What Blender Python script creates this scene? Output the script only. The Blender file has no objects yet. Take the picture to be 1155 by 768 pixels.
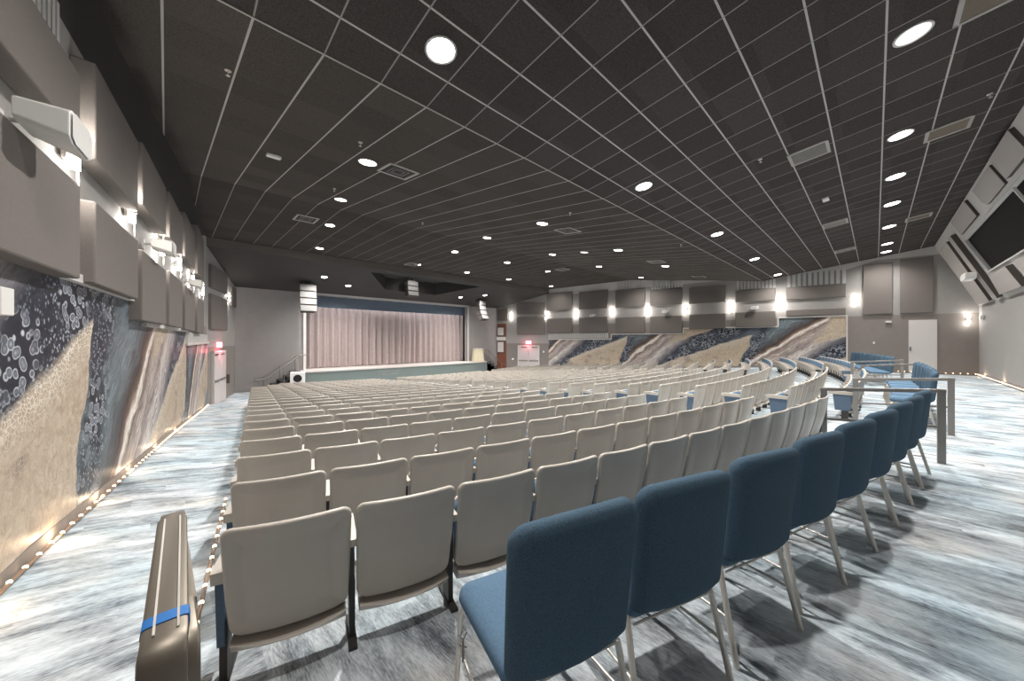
import bpy, bmesh, math, random
from math import sin, cos, pi, sqrt, radians, atan2, floor as ifloor
random.seed(7)
C = bpy.context.scene.collection
D = bpy.data
# ------------------------------------------------------------------ helpers
class MB:
    """collects vertices and faces, links them as ONE mesh object"""
    def __init__(s): s.v=[]; s.f=[]; s.m=[]
    def add(s, vs, fs, mi=0):
        o=len(s.v); s.v+= [tuple(p) for p in vs]
        for f in fs: s.f.append(tuple(i+o for i in f)); s.m.append(mi)
        return s
    def box(s, a, b, mi=0):
        x0,y0,z0=a; x1,y1,z1=b
        return s.add([(x0,y0,z0),(x1,y0,z0),(x1,y1,z0),(x0,y1,z0),(x0,y0,z1),(x1,y0,z1),(x1,y1,z1),(x0,y1,z1)],
              [(0,3,2,1),(4,5,6,7),(0,1,5,4),(1,2,6,5),(2,3,7,6),(3,0,4,7)],mi)
    def prism(s, base, off, mi=0):
        """base polygon (3-D points) extruded by vector off"""
        n=len(base); top=[(p[0]+off[0],p[1]+off[1],p[2]+off[2]) for p in base]
        return s.add(list(base)+top,[tuple(reversed(range(n))),tuple(range(n,2*n))]+[(i,(i+1)%n,n+(i+1)%n,n+i) for i in range(n)],mi)
    def bar(s, p, q, w, h=None, n=4, up=(0,0,1), mi=0):
        """straight bar between points; n=4 rectangular, else round/oval"""
        return s.tube([p,q],w,h,n,up,mi)
    def tube(s, pts, w, h=None, n=8, up=(0,0,1), mi=0, closed=False):
        h=h or w; V=[tuple(p) for p in pts]; rings=[]; N=len(V)
        for i,p in enumerate(V):
            if closed: a=V[i-1]; b=V[(i+1)%N]
            else: a=V[max(i-1,0)]; b=V[min(i+1,N-1)]
            d=norm(sub(b,a)); u=up
            if abs(dot(d,u))>.98: u=(0,1,0) if abs(d[1])<.9 else (1,0,0)
            sx=norm(cross(d,u)); sy=norm(cross(sx,d))
            k=1.0
            if 0<i<N-1 or closed:
                d1=norm(sub(p,a)); c=max(.35,dot(d1,d)); k=1/c
            ring=[]
            if n==4: cs=[(-1,-1),(1,-1),(1,1),(-1,1)]
            else: cs=[(cos(2*pi*j/n),sin(2*pi*j/n)) for j in range(n)]
            for (cx,cy) in cs: ring.append(tuple(p[k2]+sx[k2]*cx*w/2+sy[k2]*cy*h/2*(k if n==4 else 1) for k2 in range(3)))
            rings.append(ring)
        vs=[q for r in rings for q in r]; fs=[]
        for i in range(N if closed else N-1):
            for j in range(n):
                a=i*n+j; b=i*n+(j+1)%n; i2=(i+1)%N; fs.append((a,b,i2*n+(j+1)%n,i2*n+j))
        if not closed: fs+=[tuple(reversed(range(n))),tuple((N-1)*n+j for j in range(n))]
        return s.add(vs,fs,mi)
    def disc(s, c, r, z0, z1, n=24, r2=None, mi=0):
        r2=r if r2 is None else r2
        a=[(c[0]+r*cos(2*pi*j/n),c[1]+r*sin(2*pi*j/n),z0) for j in range(n)]
        b=[(c[0]+r2*cos(2*pi*j/n),c[1]+r2*sin(2*pi*j/n),z1) for j in range(n)]
        return s.add(a+b,[tuple(reversed(range(n))),tuple(range(n,2*n))]+[(j,(j+1)%n,n+(j+1)%n,n+j) for j in range(n)],mi)
    def annulus(s, c, r0, r1, z0, z1, n=28, mi=0):
        vs=[]; fs=[]
        for j in range(n):
            a=2*pi*j/n
            for r,z in((r0,z0),(r1,z0),(r1,z1),(r0,z1)): vs.append((c[0]+r*cos(a),c[1]+r*sin(a),z))
        for j in range(n):
            k=(j+1)%n
            for q in range(4): fs.append((j*4+q,k*4+q,k*4+(q+1)%4,j*4+(q+1)%4))
        return s.add(vs,fs,mi)
    def pad(s, w, h, rt, rb, layers, warp, nc=5, mi=0):
        """rounded-rectangle cushion: layers = [(inset, depth)...] from back centre to front centre"""
        loops=[]
        for inset,dy in layers:
            L=[]; hw=w/2-inset; hh=h/2-inset
            for (cx,cz,r,a0) in ((1,1,rt,0),(-1,1,rt,90),(-1,-1,rb,180),(1,-1,rb,270)):
                r=max(r-inset,.004)
                r=min(r,hw*.98,hh*.98)
                for k in range(nc+1):
                    a=radians(a0+90*k/nc); L.append(warp(cx*(hw-r)+r*cos(a), dy, cz*(hh-r)+r*sin(a)))
            # mid points along top and bottom edges keep the curve smooth
            n1=nc+1
            def between(p,q,m): return [tuple(p[i]+(q[i]-p[i])*t/m for i in range(3)) for t in range(1,m)]
            M=[]
            for side in range(4):
                seg=L[side*n1:(side+1)*n1]; M+=seg
                nxt=L[((side+1)%4)*n1]
                # re-warp by evaluating in flat space
                r=max((rt if side in(0,1) else rb)-inset,.004)
                flat_a=FLAT(side,hw,hh,rt,rb,inset,end=True); flat_b=FLAT((side+1)%4,hw,hh,rt,rb,inset,end=False)
                m=6
                for t in range(1,m):
                    x=flat_a[0]+(flat_b[0]-flat_a[0])*t/m; z=flat_a[1]+(flat_b[1]-flat_a[1])*t/m
                    M.append(warp(x,dy,z))
            loops.append(M)
        n=len(loops[0]); vs=[p for l in loops for p in l]; fs=[]
        for i in range(len(loops)-1):
            for j in range(n):
                fs.append((i*n+j,i*n+(j+1)%n,(i+1)*n+(j+1)%n,(i+1)*n+j))
        fs+=[tuple(reversed(range(n))),tuple((len(loops)-1)*n+j for j in range(n))]
        return s.add(vs,fs,mi)
    def xf(s, f): s.v=[f(*p) for p in s.v]; return s
    def mesh(s, name, mats, smooth=None):
        me=D.meshes.new(name); me.from_pydata(s.v,[],s.f)
        if not isinstance(mats,(list,tuple)): mats=[mats]
        for m in mats: me.materials.append(m)
        if len(mats)>1: me.polygons.foreach_set('material_index',s.m)
        me.update()
        bm=bmesh.new(); bm.from_mesh(me); bmesh.ops.recalc_face_normals(bm,faces=bm.faces); bm.to_mesh(me); bm.free()
        if smooth is not None:
            me.polygons.foreach_set('use_smooth',[True]*len(me.polygons)); me.set_sharp_from_angle(angle=radians(smooth))
        return me
    def build(s, name, mats, parent=None, smooth=None, bevel=0):
        o=D.objects.new(name, s.mesh(name,mats,smooth)); C.objects.link(o)
        if parent: o.parent=parent
        if bevel:
            b=o.modifiers.new('bevel','BEVEL'); b.width=bevel; b.segments=2; b.limit_method='ANGLE'
        return o
def FLAT(side,hw,hh,rt,rb,inset,end):
    cx,cz,r0,a0=((1,1,rt,0),(-1,1,rt,90),(-1,-1,rb,180),(1,-1,rb,270))[side]
    r=min(max(r0-inset,.004),hw*.98,hh*.98); a=radians(a0+(90 if end else 0))
    return (cx*(hw-r)+r*cos(a), cz*(hh-r)+r*sin(a))
def sub(a,b): return (a[0]-b[0],a[1]-b[1],a[2]-b[2])
def dot(a,b): return a[0]*b[0]+a[1]*b[1]+a[2]*b[2]
def cross(a,b): return (a[1]*b[2]-a[2]*b[1],a[2]*b[0]-a[0]*b[2],a[0]*b[1]-a[1]*b[0])
def norm(a):
    l=sqrt(dot(a,a)) or 1; return (a[0]/l,a[1]/l,a[2]/l)
def tag(o, label=None, cat=None, group=None, kind=None):
    if label: o['label']=label
    if cat: o['category']=cat
    if group: o['group']=group
    if kind: o['kind']=kind
    return o
def thing(name, label, cat, loc=(0,0,0), rz=0, group=None):
    o=D.objects.new(name,None); C.objects.link(o); o.empty_display_size=.1
    o.location=loc; o.rotation_euler=(0,0,rz); return tag(o,label,cat,group)
def struct(o): o['kind']='structure'; return o
def copy_tree(o, parent=None):
    c=o.copy(); C.objects.link(c)
    if parent: c.parent=parent
    for ch in KIDS.get(o.name, []): 
        copy_tree(ch,c)
    return c
KIDS={}
def register(o):
    """remember the children of a prototype before it is copied"""
    ch=[k for k in C.objects if k.parent==o]; KIDS[o.name]=ch
    for k in ch: register(k)
ORD=['first','second','third','fourth','fifth','sixth','seventh','eighth','ninth','tenth','eleventh','twelfth','thirteenth','fourteenth','fifteenth','sixteenth','seventeenth','eighteenth','nineteenth','twentieth','twenty-first','twenty-second','twenty-third','twenty-fourth']
# ------------------------------------------------------------------ materials
def srgb(r,g,b):
    f=lambda c:(c/255/12.92) if c<=10 else ((c/255+.055)/1.055)**2.4
    return (f(r),f(g),f(b),1)
def mat(name, col, rough=.6, metal=0, emit=None, es=0, noise=0, nscale=30, bump=0, spec=.5):
    m=D.materials.new(name); m.use_nodes=True; nt=m.node_tree; b=nt.nodes['Principled BSDF']
    b.inputs['Base Color'].default_value=col; b.inputs['Roughness'].default_value=rough; b.inputs['Metallic'].default_value=metal
    b.inputs['Specular IOR Level'].default_value=spec
    if emit: b.inputs['Emission Color'].default_value=emit; b.inputs['Emission Strength'].default_value=es
    if noise or bump:
        tc=nt.nodes.new('ShaderNodeTexCoord'); n=nt.nodes.new('ShaderNodeTexNoise'); n.inputs['Scale'].default_value=nscale; n.inputs['Detail'].default_value=4
        nt.links.new(tc.outputs['Object'],n.inputs['Vector'])
        if noise:
            r=nt.nodes.new('ShaderNodeValToRGB'); r.color_ramp.elements[0].position=.3; r.color_ramp.elements[1].position=.7
            r.color_ramp.elements[0].color=tuple(c*(1-noise) for c in col[:3])+(1,); r.color_ramp.elements[1].color=tuple(min(1,c*(1+noise)) for c in col[:3])+(1,)
            nt.links.new(n.outputs['Fac'],r.inputs['Fac']); nt.links.new(r.outputs['Color'],b.inputs['Base Color'])
        if bump:
            bp=nt.nodes.new('ShaderNodeBump'); bp.inputs['Strength'].default_value=bump; bp.inputs['Distance'].default_value=.01
            nt.links.new(n.outputs['Fac'],bp.inputs['Height']); nt.links.new(bp.outputs['Normal'],b.inputs['Normal'])
    return m
class NT:
    """tiny expression helper over shader nodes"""
    def __init__(s,m): s.nt=m.node_tree; s.N=s.nt.nodes; s.L=s.nt.links; s.b=s.N['Principled BSDF']
    def math(s,op,a,b=None,c=None,clamp=False):
        n=s.N.new('ShaderNodeMath'); n.operation=op; n.use_clamp=clamp
        for i,x in enumerate((a,b,c)):
            if x is None: continue
            if isinstance(x,(int,float)): n.inputs[i].default_value=x
            else: s.L.new(x,n.inputs[i])
        return n.outputs[0]
    def xyz(s,vec):
        n=s.N.new('ShaderNodeSeparateXYZ'); s.L.new(vec,n.inputs[0]); return n.outputs
    def comb(s,x,y,z=0):
        n=s.N.new('ShaderNodeCombineXYZ')
        for i,v in enumerate((x,y,z)):
            if isinstance(v,(int,float)): n.inputs[i].default_value=v
            else: s.L.new(v,n.inputs[i])
        return n.outputs[0]
    def noise(s,vec,scale,detail=3,rough=.5,dist=0):
        n=s.N.new('ShaderNodeTexNoise'); s.L.new(vec,n.inputs['Vector']); n.inputs['Scale'].default_value=scale; n.inputs['Detail'].default_value=detail
        n.inputs['Roughness'].default_value=rough; n.inputs['Distortion'].default_value=dist; return n.outputs['Fac']
    def voro(s,vec,scale,feature='F1',out='Distance'):
        n=s.N.new('ShaderNodeTexVoronoi'); n.feature=feature; s.L.new(vec,n.inputs['Vector']); n.inputs['Scale'].default_value=scale; return n.outputs[out]
    def ramp(s,fac,stops,interp='LINEAR'):
        n=s.N.new('ShaderNodeValToRGB'); cr=n.color_ramp; cr.interpolation=interp
        while len(cr.elements)<len(stops): cr.elements.new(.5)
        for e,(p,c) in zip(cr.elements,stops): e.position=p; e.color=c if len(c)==4 else (*c,1)
        s.L.new(fac,n.inputs['Fac']); return n.outputs['Color']
    def mix(s,fac,a,b,mode='MIX'):
        n=s.N.new('ShaderNodeMix'); n.data_type='RGBA'; n.blend_type=mode
        for sock,x in ((n.inputs[0],fac),(n.inputs[6],a),(n.inputs[7],b)):
            if isinstance(x,(int,float)): sock.default_value=x
            elif isinstance(x,tuple): sock.default_value=x
            else: s.L.new(x,sock)
        return n.outputs[2]
    def tex(s,which='Object'):
        n=s.N.new('ShaderNodeTexCoord'); return n.outputs[which]
g=lambda v:(v,v,v,1)

def carpet():
    m=mat('carpet_planks',g(.3),.95,spec=.1); t=NT(m); P=t.tex('Object'); x,y,z=t.xyz(P)
    def field(along,across):
        # staggered woven planks, long way = along
        row=t.math('FLOOR',t.math('DIVIDE',across,.26))
        off=t.math('MULTIPLY',t.math('FRACT',t.math('MULTIPLY',row,.381)),1.0)
        col=t.math('FLOOR',t.math('ADD',t.math('DIVIDE',along,1.0),off))
        wn=t.N.new('ShaderNodeTexWhiteNoise'); wn.noise_dimensions='2D'; t.L.new(t.comb(row,col),wn.inputs['Vector'])
        base=wn.outputs['Value']
        streak=t.noise(t.comb(t.math('MULTIPLY',along,2.3),t.math('MULTIPLY',across,9.0),base),1.0,5,.68,.25)
        fine=t.noise(t.comb(t.math('MULTIPLY',along,24.0),t.math('MULTIPLY',across,130.0)),1.0,2,.6)
        big=t.noise(t.comb(along,t.math('MULTIPLY',across,2.2)),1.5,3,.55)
        v=t.math('ADD',t.math('MULTIPLY',streak,.85),t.math('MULTIPLY',base,.10))
        v=t.math('ADD',v,t.math('MULTIPLY',fine,.40)); v=t.math('ADD',v,t.math('MULTIPLY',big,.52))
        return t.math('SUBTRACT',v,.435), base
    va,ba=field(y,x); vb,bb=field(x,y)
    sel=t.math('LESS_THAN',t.math('SUBTRACT',x,t.math('MULTIPLY',y,.145)),0.05)
    v=t.math('ADD',t.math('MULTIPLY',va,t.math('SUBTRACT',1,sel)),t.math('MULTIPLY',vb,sel))
    col=t.ramp(v,[(.14,srgb(54,59,64)),(.31,srgb(106,111,116)),(.44,srgb(160,166,171)),(.58,srgb(202,208,212)),(.8,srgb(234,237,240))])
    h1=t.noise(P,1.1,2); h2=t.noise(t.comb(y,x,z),1.7,2)
    col=t.mix(t.math('MULTIPLY',t.math('SUBTRACT',h1,.38,None,True),1.7,None,True),col,t.mix(1.0,col,(.62,.84,.95,1),'MULTIPLY'))
    col=t.mix(t.math('MULTIPLY',t.math('SUBTRACT',h2,.52,None,True),3.0,None,True),col,t.mix(1.0,col,(1.0,.87,.77,1),'MULTIPLY'))
    t.L.new(col,t.b.inputs['Base Color']); return m

def ceiling_mat(name, strongX, strongY, base=(46,43,42), wx=.008, wy=.009, oy=3.79):
    m=mat(name,g(.03),.9,spec=.15); t=NT(m); P=t.tex('Object'); x,y,z=t.xyz(P)
    T=.6475
    def line(c,off,w):
        d=t.math('ABSOLUTE',t.math('SUBTRACT',t.math('FRACT',t.math('ADD',t.math('DIVIDE',t.math('SUBTRACT',c,off),T),.5)),.5))
        return t.math('LESS_THAN',d,w/T)
    lx=line(x,1.915,wx); ly=line(y,oy,wy)
    spk=t.noise(P,70,3,.7); tile=t.N.new('ShaderNodeTexWhiteNoise'); tile.noise_dimensions='2D'
    t.L.new(t.comb(t.math('FLOOR',t.math('DIVIDE',t.math('SUBTRACT',x,1.915),T)),t.math('FLOOR',t.math('DIVIDE',t.math('SUBTRACT',y,4.3),T))),tile.inputs['Vector'])
    v=t.math('ADD',t.math('MULTIPLY',spk,.8),t.math('MULTIPLY',tile.outputs['Value'],.10))
    b=srgb(*base); col=t.ramp(v,[(.22,tuple(c*.45 for c in b[:3])+(1,)),(.67,tuple(c*1.75 for c in b[:3])+(1,))])
    gl=srgb(190,186,182); dk=srgb(24,22,22)
    cx=t.mix(strongX,dk,gl); cy=t.mix(strongY,dk,gl)
    col=t.mix(ly,col,cy); col=t.mix(lx,col,cx)
    t.L.new(col,t.b.inputs['Base Color']); return m

def mural_mat(name, w0, c0, c2, ul=.34):
    """poured-paint mural: uv = metres along the wall, height"""
    m=mat(name,g(.3),.45,spec=.35); t=NT(m); P=t.tex('UV'); s,z,_=t.xyz(P)
    wl=t.noise(P,.55,3,.5); wm=t.noise(P,2.2,4,.6,.5); wf=t.noise(P,9,4,.7)
    warp=t.math('ADD',t.math('MULTIPLY',t.math('SUBTRACT',wl,.5),1.9),t.math('ADD',t.math('MULTIPLY',t.math('SUBTRACT',wm,.5),.55),t.math('MULTIPLY',t.math('SUBTRACT',wf,.5),.12)))
    w=t.math('ADD',t.math('SUBTRACT',s,t.math('MULTIPLY',z,1.26)),t.math('MULTIPLY',warp,.5))
    u=t.math('FRACT',t.math('DIVIDE',t.math('SUBTRACT',w,w0),6.8))
    v=t.math('FRACT',t.math('DIVIDE',t.math('ADD',t.math('SUBTRACT',t.math('SUBTRACT',s,t.math('MULTIPLY',z,.35)),c0),t.math('MULTIPLY',warp,.45)),6.8))
    S=srgb
    base=t.ramp(u,[(0,S(214,205,196)),(.018,S(190,180,172)),(.03,S(120,104,96)),(.09,S(176,165,158)),(.15,S(140,128,126)),(.2,S(196,188,182)),(ul-.06,S(128,124,128)),(ul,S(44,48,60)),(.50,S(44,48,60)),(.60,S(50,56,68)),(.64,S(84,92,100)),(.68,S(88,98,106)),(.82,S(112,124,130)),(.90,S(84,86,90)),(.945,S(66,54,50)),(.975,S(122,100,88)),(.995,S(226,218,208))])
    # fine marbled veins following the flow
    vein=t.noise(t.comb(t.math('MULTIPLY',w,6.0),t.math('ADD',t.math('MULTIPLY',s,.8),z)),1.6,6,.72,1.2)
    base=t.mix(.8,base,t.ramp(vein,[(.3,g(.08)),(.5,g(.5)),(.7,g(.98))]),'OVERLAY')
    # tan leaf with a lacy cream edge
    tn=t.noise(P,11,6,.78,.8); tn=t.math('MULTIPLY',t.math('SUBTRACT',tn,.32,None,True),2.6,None,True)
    tan=t.mix(tn,S(146,130,112),S(214,204,188)); tan=t.mix(t.math('MULTIPLY',t.noise(P,.9,2),.55),tan,S(176,150,122))
    lace=t.voro(t.comb(t.math('ADD',s,t.math('MULTIPLY',wf,.08)),z),26,'DISTANCE_TO_EDGE')
    lacef=t.math('LESS_THAN',lace,.07)
    x2=t.math('FRACT',t.math('DIVIDE',t.math('SUBTRACT',t.math('ADD',t.math('SUBTRACT',s,t.math('MULTIPLY',z,2.6)),t.math('MULTIPLY',warp,.5)),c2),6.8))
    uin=t.math('MULTIPLY',t.math('MULTIPLY',x2,30,None,True),t.math('LESS_THAN',x2,.62)); vin=t.math('MULTIPLY',t.math('SUBTRACT',v,.40),20,None,True)
    leaf=t.math('MULTIPLY',uin,vin)
    edge=t.math('MULTIPLY',t.math('SUBTRACT',1,t.math('MULTIPLY',x2,6.5,None,True)),lacef)
    tan=t.mix(edge,tan,S(232,226,214))
    low=t.math('MULTIPLY',t.math('SUBTRACT',t.noise(t.comb(t.math('ADD',s,7.3),t.math('MULTIPLY',z,1.3)),1.3,3),.53),9,None,True)
    lowm=t.math('MULTIPLY',low,t.math('LESS_THAN',z,.75))
    tan=t.mix(t.math('MULTIPLY',lowm,.75),tan,t.mix(lacef,S(112,100,94),S(186,172,158)))
        # cell zones: dark paint with pale bubbles of mixed size
    sz=t.math('ADD',s,t.math('MULTIPLY',wm,.12))
    vc=t.voro(t.comb(sz,t.math('MULTIPLY',z,1.15)),10.5); vs=t.voro(t.comb(sz,z),27)
    big=t.ramp(vc,[(.0,S(176,180,186)),(.22,S(120,126,136)),(.38,S(92,98,110)),(.45,S(196,200,206)),(.53,S(36,40,52)),(1,S(28,32,44))])
    sml=t.ramp(vs,[(0,S(190,196,202)),(.3,S(120,130,140)),(.42,S(42,46,58)),(1,S(30,34,46))])
    bub=t.mix(t.math('MULTIPLY',t.math('SUBTRACT',t.noise(P,1.8,2),.46),12,None,True),sml,big)
    band=t.math('MULTIPLY',t.math('MULTIPLY',t.math('SUBTRACT',u,ul-.02),22,None,True),t.math('MULTIPLY',t.math('SUBTRACT',.62,u),20,None,True))
    col2=t.math('MULTIPLY',t.math('MULTIPLY',t.math('SUBTRACT',v,0.0),70,None,True),t.math('MULTIPLY',t.math('SUBTRACT',.125,v),16,None,True))
    col2=t.math('MULTIPLY',col2,t.math('GREATER_THAN',u,.5))
    cells=t.math('MAXIMUM',band,col2)
    cells=t.math('MULTIPLY',cells,t.math('MULTIPLY',t.math('ADD',t.noise(P,3.1,3),-.27),5,None,True))
    col=t.mix(cells,base,bub); col=t.mix(leaf,col,tan)
    t.L.new(col,t.b.inputs['Base Color']); return m

M={}
M['carpet']=carpet()
M['ceil_rear']=ceiling_mat('ceiling_tiles_rear',.6,1.0,(67,62,60),wx=.008,wy=.011)
M['ceil_mid']=ceiling_mat('ceiling_tiles_middle',.8,.12,(70,65,61),wx=.011,oy=4.3)
M['ceil_front']=ceiling_mat('ceiling_tiles_front',.5,.06,(64,60,56),wx=.010,oy=4.3)
M['wall']=mat('grey_paint',srgb(152,149,146),.7,noise=.03,nscale=6)
M['wall_low']=mat('taupe_paint',srgb(128,121,116),.7,noise=.03,nscale=6)
M['wall_white']=mat('pale_paint',srgb(198,196,193),.6)
M['wall_dark']=mat('dark_paint',srgb(46,44,43),.9)
M['stage_wall']=mat('stage_wall_paint',srgb(150,148,146),.7,noise=.03,nscale=3)
M['panel']=mat('acoustic_fabric',srgb(118,112,108),.95,noise=.05,nscale=60,spec=.15)
M['panel_pale']=mat('acoustic_fabric_pale',srgb(172,166,162),.95,noise=.03,nscale=60,spec=.15)
M['panel_edge']=mat('acoustic_edge_dark',srgb(78,72,68),.95)
M['trim']=mat('trim_pale',srgb(205,201,198),.5)
M['soffit']=mat('soffit_dark',srgb(52,50,48),.8)
M['beam']=mat('beam_paint',srgb(108,103,98),.8)
M['black']=mat('black_void',srgb(12,12,13),.6)
M['glass_dark']=mat('booth_glass',srgb(7,8,9),.5,spec=.05)
M['seat']=mat('seat_shell_plastic',srgb(182,174,164),.38,noise=.02,nscale=8)
M['seat_leg']=mat('seat_standard_metal',srgb(60,58,57),.5,.4)
M['blue']=mat('blue_upholstery',srgb(74,94,110),.97,noise=.3,nscale=260,bump=.35,spec=.12)
M['blue_seat']=mat('blue_seat_fabric',srgb(88,112,134),.95,noise=.15,nscale=160,spec=.12)
M['panel_blue']=mat('end_panel_fabric',srgb(88,104,122),.9,noise=.12,nscale=120,spec=.15)
M['silver']=mat('silver_tube',srgb(206,201,193),.34,.5)
M['rail']=mat('grey_rail_metal',srgb(138,134,130),.42,.55)
M['steel']=mat('brushed_steel',srgb(118,110,99),.42,.6)
M['tape']=mat('blue_tape',srgb(22,104,176),.6)
M['white']=mat('white_enamel',srgb(232,230,226),.4)
M['whitedull']=mat('white_grille',srgb(206,204,200),.7)
M['array_grey']=mat('array_grille',srgb(120,119,117),.7)
M['grey']=mat('mid_grey_plastic',srgb(120,118,116),.5)
M['bulb']=mat('warm_bulb',srgb(255,214,170),.4,emit=(1,.66,.38,1),es=5)
M['tubec']=mat('clear_tube',srgb(150,120,98),.25)
M['lamp']=mat('downlight_lens',g(1),.4,emit=(1,.97,.93,1),es=9)
M['lampdim']=mat('downlight_lens_dim',srgb(190,188,184),.35,emit=(1,.97,.93,1),es=.55,noise=.3,nscale=22)
M['sconceglow']=mat('sconce_lens',g(1),.4,emit=(1,.96,.9,1),es=9)
M['exit']=mat('exit_red',srgb(255,40,60),.5,emit=(1,.05,.09,1),es=5)
M['exit_face']=mat('exit_face',srgb(250,120,140),.5,emit=(1,.25,.32,1),es=1.6)
M['curtain']=mat('curtain_cloth',srgb(168,154,152),.9,noise=.05,nscale=5,spec=.2)
M['valance']=mat('valance_cloth',srgb(98,110,124),.9,noise=.05,nscale=9)
M['stage_face']=mat('stage_face_teal',srgb(112,122,119),.7)
M['stage_top']=mat('stage_boards',srgb(196,188,184),.5)
M['door']=mat('door_paint',srgb(196,188,186),.5)
M['wood']=mat('red_wood',srgb(122,74,56),.5,noise=.15,nscale=14)
M['cream']=mat('cream_laminate',srgb(216,206,176),.5)
M['vent']=mat('vent_metal',srgb(170,166,160),.5)
M['ventbrown']=mat('vent_grille_tan',srgb(112,100,88),.7,noise=.15,nscale=60)
M['tread']=mat('stair_carpet',srgb(58,58,60),.9)

# ------------------------------------------------------------------ room geometry
CX,CY=11.27,37.42                 # centre of the seating arcs
def XL(y): return -1.18+.128*y if y<=17.85 else 1.105+.301*(y-17.85)
def XR(y): return 2*CX-XL(y)
def smooth(t): t=max(0,min(1,t)); return t*t*(3-2*t)
def row_end_x(y): return .26+(y-2.58)*.146
def zfloor(x,y):
    rho=sqrt((x-CX)**2+(y-CY)**2)
    z=0 if rho>37.0 else -.0685*(37.0-rho)
    z=max(z,-1.17)
    xm=x if x<=CX else 2*CX-x
    if 2<y<17:
        re=row_end_x(y)-.12; wl=XL(y)
        f=smooth((re-xm)/max(.2,re-wl)); amp=.12*smooth((y-2)/2)*(1-smooth((y-8)/9))
        z+=amp*f
    return z
CSEG=[(-3.0,5.7485),(4.3,4.69),(11.5,5.489),(17.85,5.4255)]
def zceil(y):
    for (a,za),(b,zb) in zip(CSEG,CSEG[1:]):
        if y<=b: return za+(zb-za)*(y-a)/(b-a)
    return CSEG[-1][1]
# floor
ys=[-3+25.4*i/84 for i in range(85)]
fb=MB(); nx=84
for y in ys:
    for i in range(nx+1):
        x=XL(y)+(XR(y)-XL(y))*i/nx; fb.v.append((x,y,zfloor(x,y)))
for j in range(len(ys)-1):
    for i in range(nx):
        a=j*(nx+1)+i; fb.f.append((a,a+1,a+nx+2,a+nx+1)); fb.m.append(0)
fl=struct(fb.build('floor',M['carpet'],smooth=30))
# ceiling: three folded fields of tiles
for i,((a,za),(b,zb)) in enumerate(zip(CSEG,CSEG[1:])):
    a2=a if i else -3.0
    o=MB().prism([(XL(a2)-.1,a2,za),(XR(a2)+.1,a2,za),(XR(b)+.1,b,zb),(XL(b)-.1,b,zb)],(0,0,.08)).build('ceiling' if i==0 else 'ceiling_%s'%('middle' if i==1 else 'front'),[M['ceil_rear'],M['ceil_mid'],M['ceil_front']][i])
    struct(o)
struct(MB().box((XL(4.3),4.29,4.68),(XR(4.3),4.31,4.689)).build('trim_ceiling_fold',M['vent']))
# beam and dark soffit towards the stage (with a recess for the middle loudspeakers)
YB=17.85; SZ=lambda y:5.10-.209*(y-YB)
struct(MB().prism([(XL(YB)-.1,YB,5.10),(XR(YB)+.1,YB,5.10),(XR(YB)+.1,YB,5.5),(XL(YB)-.1,YB,5.5)],(0,.12,0)).build('trim_beam',M['beam']))
H4=[(7.6,18.3),(14.9,18.3),(13.0,20.7),(9.5,20.7)]
O4=[(XL(YB)-.1,YB),(XR(YB)+.1,YB),(XR(22.4)+.1,22.4),(XL(22.4)-.1,22.4)]
mb=MB(); vs=[(x,y,SZ(y)) for x,y in O4+H4]
mb.add(vs,[(0,1,5,4),(1,2,6,5),(2,3,7,6),(3,0,4,7)])
up=[(x,y,SZ(y)+.75) for x,y in H4]
mb.add([(x,y,SZ(y)) for x,y in H4]+up,[(i,(i+1)%4,4+(i+1)%4,4+i) for i in range(4)]+[(4,5,6,7)])
struct(mb.build('ceiling_soffit',M['soffit']))
# left and right long walls
def wall_long(name, side, y0, y1, n, split):
    X=XL if side=='l' else XR; sg=-1 if side=='l' else 1
    b=MB()
    Y=[y0+(y1-y0)*i/n for i in range(n+1)]
    for i in range(n):
        a,c=Y[i],Y[i+1]
        for k in range(3):
            def lv(y,k): 
                zz=[zfloor(X(y)+(.01 if side=='l' else -.01),y)-.15, split[0], split[1](y), (zceil(y) if y<=17.85 else 5.3)+.1]; return zz[k]
            b.prism([(X(a),a,lv(a,k)),(X(c),c,lv(c,k)),(X(c),c,lv(c,k+1)),(X(a),a,lv(a,k+1))],(.15*sg,0,0),k)
    return struct(b.build(name,[M['wall_low'],M['wall'],M['wall_dark'] if side=='l' else M['wall_white']]))
def dark_line(y):
    if y<10: return 4.06
    if y<14.4: return 4.06+(y-10)/4.4*.6
    return 4.66+(y-14.4)/3.4*.8
wall_long('wall_left','l',-3,17.85,21,(2.0,dark_line))
wall_long('wall_right','r',-3,17.85,21,(2.62,lambda y:5.2 if y<.9 else 4.9))
wall_long('wall_left_front','l',17.85,22.4,4,(1.2,lambda y:5.2))
wall_long('wall_right_front','r',17.85,22.4,4,(1.2,lambda y:5.2))
# back wall: upright lower part, upper part leaning out over the room
sm=1.18/2.6
def SL(x,z,o=0):
    """point on the leaning booth face, o metres proud of it"""
    nl=sqrt(1+sm*sm); return (x,-3+(z-2.9)*sm+o/nl,z-o*sm/nl)
struct(MB().box((XL(-3)-.1,-3.15,-.15),(XR(-3)+.1,-3,2.9)).build('wall_back',M['wall']))
zt=5.56
Wb=[(12.2,14.9),(15.3,19.45)]   # dark booth windows, x ranges
b=MB()
def slq(x0,x1,z0,z1): b.prism([SL(x0,z0),SL(x1,z0),SL(x1,z1),SL(x0,z1)],(0,-.1,.0))
z0w,z1w=3.74,4.86
slq(XL(-3)-.1,XR(-3)+.2,2.9,z0w); slq(XL(-3)-.1,XR(-3)+.2,z1w,zt)
xs=[XL(-3)-.1,9.0,13.6,14.0,19.3,XR(-3)+.2]
slq(xs[0],9.0,z0w,z1w); slq(19.3,xs[5],z0w,z1w)
struct(b.build('wall_back_upper',M['wall_white']))
w=MB()
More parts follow.
